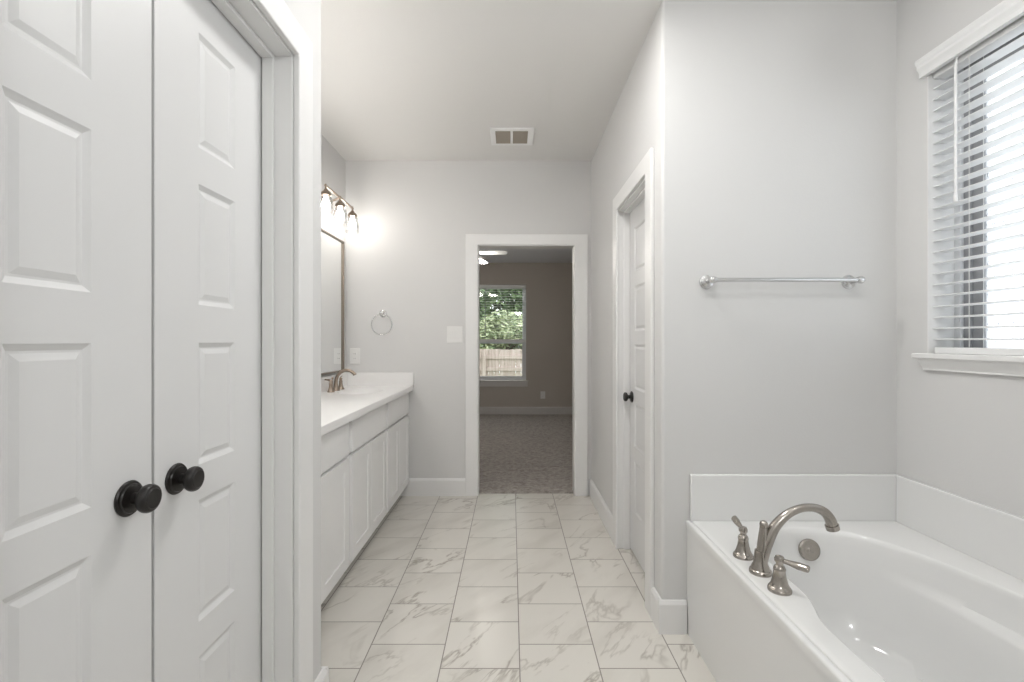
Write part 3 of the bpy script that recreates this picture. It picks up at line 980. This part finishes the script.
MB().tube([(1.664, 1.794, 2.325), (1.660, 1.794, 2.29), (1.660, 1.794, 1.800)], [.003, .0048, .0048], 10).lathe([(0, 0), (.0065, .002), (.0065, .03), (0, .034)], (1.660, 1.794, 1.785), n=12).build('tilt_wand', 'slat', r, True)

# ------------------------------------------------------------------ bedroom window
r = struct_root('window_2', 'bedroom sash window looking onto the fence and trees', 'window', (-.2, YBED, BZ0))
def yframe(mb, y0, y1, x0, x1, z0, z1, w, bev=.003):
    mb.box(x0, x0 + w, y0, y1, z0, z1, bev); mb.box(x1 - w, x1, y0, y1, z0, z1, bev)
    mb.box(x0 + w, x1 - w, y0, y1, z0, z0 + w, bev); mb.box(x0 + w, x1 - w, y0, y1, z1 - w, z1, bev)
MR = 1.235
mb = MB(); yframe(mb, YBED + .095, YBED + .15, BX0, BX1, BZ0, BZ1, .030)
mb.build('window_frame', 'vinyl', r)
mb = MB(); yframe(mb, YBED + .115, YBED + .14, BX0 + .03, BX1 - .03, MR, BZ1 - .03, .030)
mb.build('upper_sash', 'vinyl', r)
mb = MB(); yframe(mb, YBED + .100, YBED + .125, BX0 + .03, BX1 - .03, BZ0 + .03, MR + .02, .036)
mb.build('lower_sash', 'vinyl', r)
MB().box(BX0 + .05, BX1 - .05, YBED + .126, YBED + .130, MR + .02, BZ1 - .05).box(BX0 + .06, BX1 - .06, YBED + .111, YBED + .114, BZ0 + .06, MR).build('pane', 'pane', r)
r2 = struct_root('trim_bedroom_sill', 'grey looking sill and apron under the bedroom window', 'window sill', (-.2, YBED, BZ0))
MB().box(BX0 - .04, BX1 + .035, YBED - .03, YBED + .095, BZ0 - .022, BZ0, .004).build('stool', 'bed_trim_dim', r2)
MB().box(BX0 - .02, BX1 + .025, YBED - .016, YBED, BZ0 - .105, BZ0 - .022, .003).build('apron_board', 'bed_trim_dim', r2)

r = thing('window_blind', 'half raised white slat blind on the bedroom window', 'blind', (-.2, YBED + .05, MR))
MB().box(BX0 + .006, BX1 - .006, YBED + .02, YBED + .075, BZ1 - .055, BZ1 - .003, .003).build('head_rail', 'slat', r)
mb = MB()
z = MR + .095
while z < BZ1 - .07:
    mb.box(BX0 + .008, BX1 - .008, YBED + .024, YBED + .072, z, z + .003)
    z += .0436
mb.build('slats', 'slat', r)
MB().box(BX0 + .008, BX1 - .008, YBED + .023, YBED + .073, MR + .012, MR + .060, .003).build('stacked_slats', 'slat', r)
MB().tube([(-.448, YBED + .018, BZ1 - .06), (-.448, YBED + .018, MR + .12)], .006, 8).build('tilt_wand', 'sash', r)

# ceiling fan
hx, hy_, bz = -0.60, 6.05, 2.375
r = thing('ceiling_fan', 'white ceiling fan partly seen at the top of the doorway', 'ceiling fan', (hx, hy_, BC))
MB().lathe([(0, 0), (.065, 0), (.065, -.02), (.02, -.04), (.016, -.05), (.016, -.13), (.09, -.15), (.11, -.18), (.11, -.25), (.07, -.29), (0, -.30)], (hx, hy_, BC), n=32).build('motor', 'fan', r, True)
for k in range(5):
    a = 2 * math.pi * k / 5
    mb = MB()
    u = Vector((math.cos(a), math.sin(a), 0)); v = Vector((-math.sin(a), math.cos(a), 0))
    o = Vector((hx, hy_, bz))
    pts = []
    for s, w_ in ((.09, .02), (.17, .02), (.20, .055), (.52, .068), (.545, .05)):
        pts.append(o + u * s + v * w_ + Vector((0, 0, -.011 * w_ / .068)))
    for s, w_ in ((.545, .05), (.52, .068), (.20, .055), (.17, .02), (.09, .02)):
        pts.append(o + u * s - v * w_ + Vector((0, 0, .011 * w_ / .068)))
    mb.prism(pts, (0, 0, .009))
    mb.build('blade', 'fan', r)
for k in range(3):
    a = 2 * math.pi * k / 3
    u = Vector((math.cos(a), math.sin(a), 0))
    o = Vector((hx, hy_, BC - .305)) + u * .10
    ax = (u * .85 + Vector((0, 0, -.20))).normalized()
    arm = MB().tube([Vector((hx, hy_, BC - .29)), o], .010, 10).build('lamp_arm', 'fan', r, True)
    MB().lathe([(.018, 0), (.028, .02), (.034, .06), (.030, .10), (.018, .155), (.006, .20), (0, .203)], o, ax, 20).build('lamp_shade', 'fan_lamp', r, True)

# ------------------------------------------------------------------ outside
struct('ground', MB().box(-14, 14, YBED + .17, 30, -0.95, -0.75), 'grass', 'lawn behind the house', 'lawn')
FY = 12.6
r = thing('wooden_fence', 'weathered cedar privacy fence outside the bedroom window', 'fence', (0, FY, -0.75))
x = -5.0
FT = 1.050
mb = MB()
while x < 5.0:
    dz = random.uniform(-.012, .012)
    mb.box(x, x + .136, FY + .04, FY + .058, -0.72, FT + dz, .002, 1)
    x += .142
mb.build('pickets', 'fence', r)
for z in (0.84, 0.525, -0.4):
    MB().box(-5, 5, FY, FY + .04, z - .045, z + .045, .003, 1).build('rail', 'fence', r)
for x in (-3.1, -0.72, 1.66, 4.0):
    MB().box(x - .045, x + .045, FY - .05, FY + .04, -0.75, FT - .04, .003, 1).build('post', 'fence', r)
LEAFS = [leaf_mat('leaves_deep', (0.06, 0.11, 0.05), (0.30, 0.40, 0.20)), leaf_mat('leaves_light', (0.14, 0.20, 0.09), (0.58, 0.62, 0.38))]
def tree(label, x, y, zc, rx, ry, rz, count, mat, sz):
    r = thing('leafy_tree', label, 'tree', (x, y, -0.75), 'trees behind the fence')
    mb = MB()
    mb.tube([(x, y, -.75), (x + .05, y, zc - rz * .5), (x - .1, y + .05, zc + rz * .3)], [.16, .11, .05], 10, 3)
    for k in range(6):
        a = k * 1.05
        mb.tube([(x, y, zc - rz * .45), (x + math.cos(a) * rx * .5, y + math.sin(a) * ry * .5, zc + rz * .25)], [.05, .015], 7)
    mb.build('trunk', 'bark', r, True)
    V, F = [], []
    rnd = random.Random(int(x * 100 + y * 10))
    lumps = [(rnd.uniform(-.65, .65), rnd.uniform(-.65, .65), rnd.uniform(-.7, .7), rnd.uniform(.28, .5)) for _ in range(24)]
    for i in range(count):
        L = lumps[i % len(lumps)]
        q = Vector((rnd.gauss(0, 1), rnd.gauss(0, 1), rnd.gauss(0, 1))).normalized() * L[3] * rnd.uniform(.55, 1.0)
        c = Vector((x + (L[0] + q.x) * rx - x, y + (L[1] + q.y) * ry - y, zc + (L[2] + q.z) * rz + .75))
        a = Vector((rnd.gauss(0, 1), rnd.gauss(0, 1), rnd.gauss(0, .7))).normalized()
        b = a.orthogonal().normalized()
        s = sz * rnd.uniform(.6, 1.2)
        k = len(V)
        V += [c - a * s, c - b * s * .42, c + a * s, c + b * s * .42 + a.cross(b) * s * .15]
        F.append((k, k + 1, k + 2, k + 3))
    me = bpy.data.meshes.new('foliage'); me.from_pydata([tuple(v) for v in V], [], F); me.materials.append(LEAFS[mat])
    o = bpy.data.objects.new('foliage', me); COL.objects.link(o); o.parent = r
tree('light green bushy tree close behind the cedar fence', -0.25, 14.6, 1.25, 1.5, 1.0, 0.95, 6500, 1, .085)
tree('tall dark green tree filling the top of the bedroom window', -0.1, 17.0, 3.0, 2.4, 1.4, 2.3, 12000, 0, .135)
tree('green tree at the left behind the cedar fence', -5.3, 16.5, 2.4, 2.0, 1.4, 2.2, 4200, 0, .12)
tree('green tree at the right behind the cedar fence', 5.1, 16.8, 2.4, 2.0, 1.4, 2.2, 4200, 0, .12)

# ------------------------------------------------------------------ added fill lamps, unseen (above and behind the camera)
r = thing('fill_ceiling_light', 'added unseen round fill light flush with the bathroom ceiling', 'ceiling light', (0.10, 1.74, CEIL))
MB().lathe([(.150, -.004), (.155, -.012), (.178, -.010), (.185, -.004), (.185, 0), (.150, 0), (.150, -.004)], (0.10, 1.74, CEIL), n=40, cap=False).build('trim_ring', 'plastic', r, True)
MB().lathe([(0, -.001), (.150, -.001), (.150, -.004), (0, -.004)], (0.10, 1.74, CEIL), n=40, cap=False).build('diffuser', 'fill_disc', r)
for x, y, gr, lab in ((0.95, 0.90, .078, 'added small globe fill light above the tub, unseen'), (0.25, -1.0, .140, 'added large globe fill light behind the camera, unseen')):
    r = thing('fill_pendant', lab, 'pendant light', (x, y, CEIL), 'added globe fill lights')
    MB().lathe([(0, 0), (.06, 0), (.06, -.02), (.012, -.03), (.008, -.04), (.008, -.24), (.04, -.25), (.04, -.28), (0, -.28)], (x, y, CEIL), n=24).build('stem', 'nickel', r, True)
    MB().lathe([(0, -.265)] + [(gr * math.sin(t * math.pi / 12), -.265 - gr + gr * math.cos(t * math.pi / 12)) for t in range(2, 12)] + [(0, -.265 - 2 * gr)], (x, y, CEIL), n=32).build('globe_shade', 'globe', r, True)
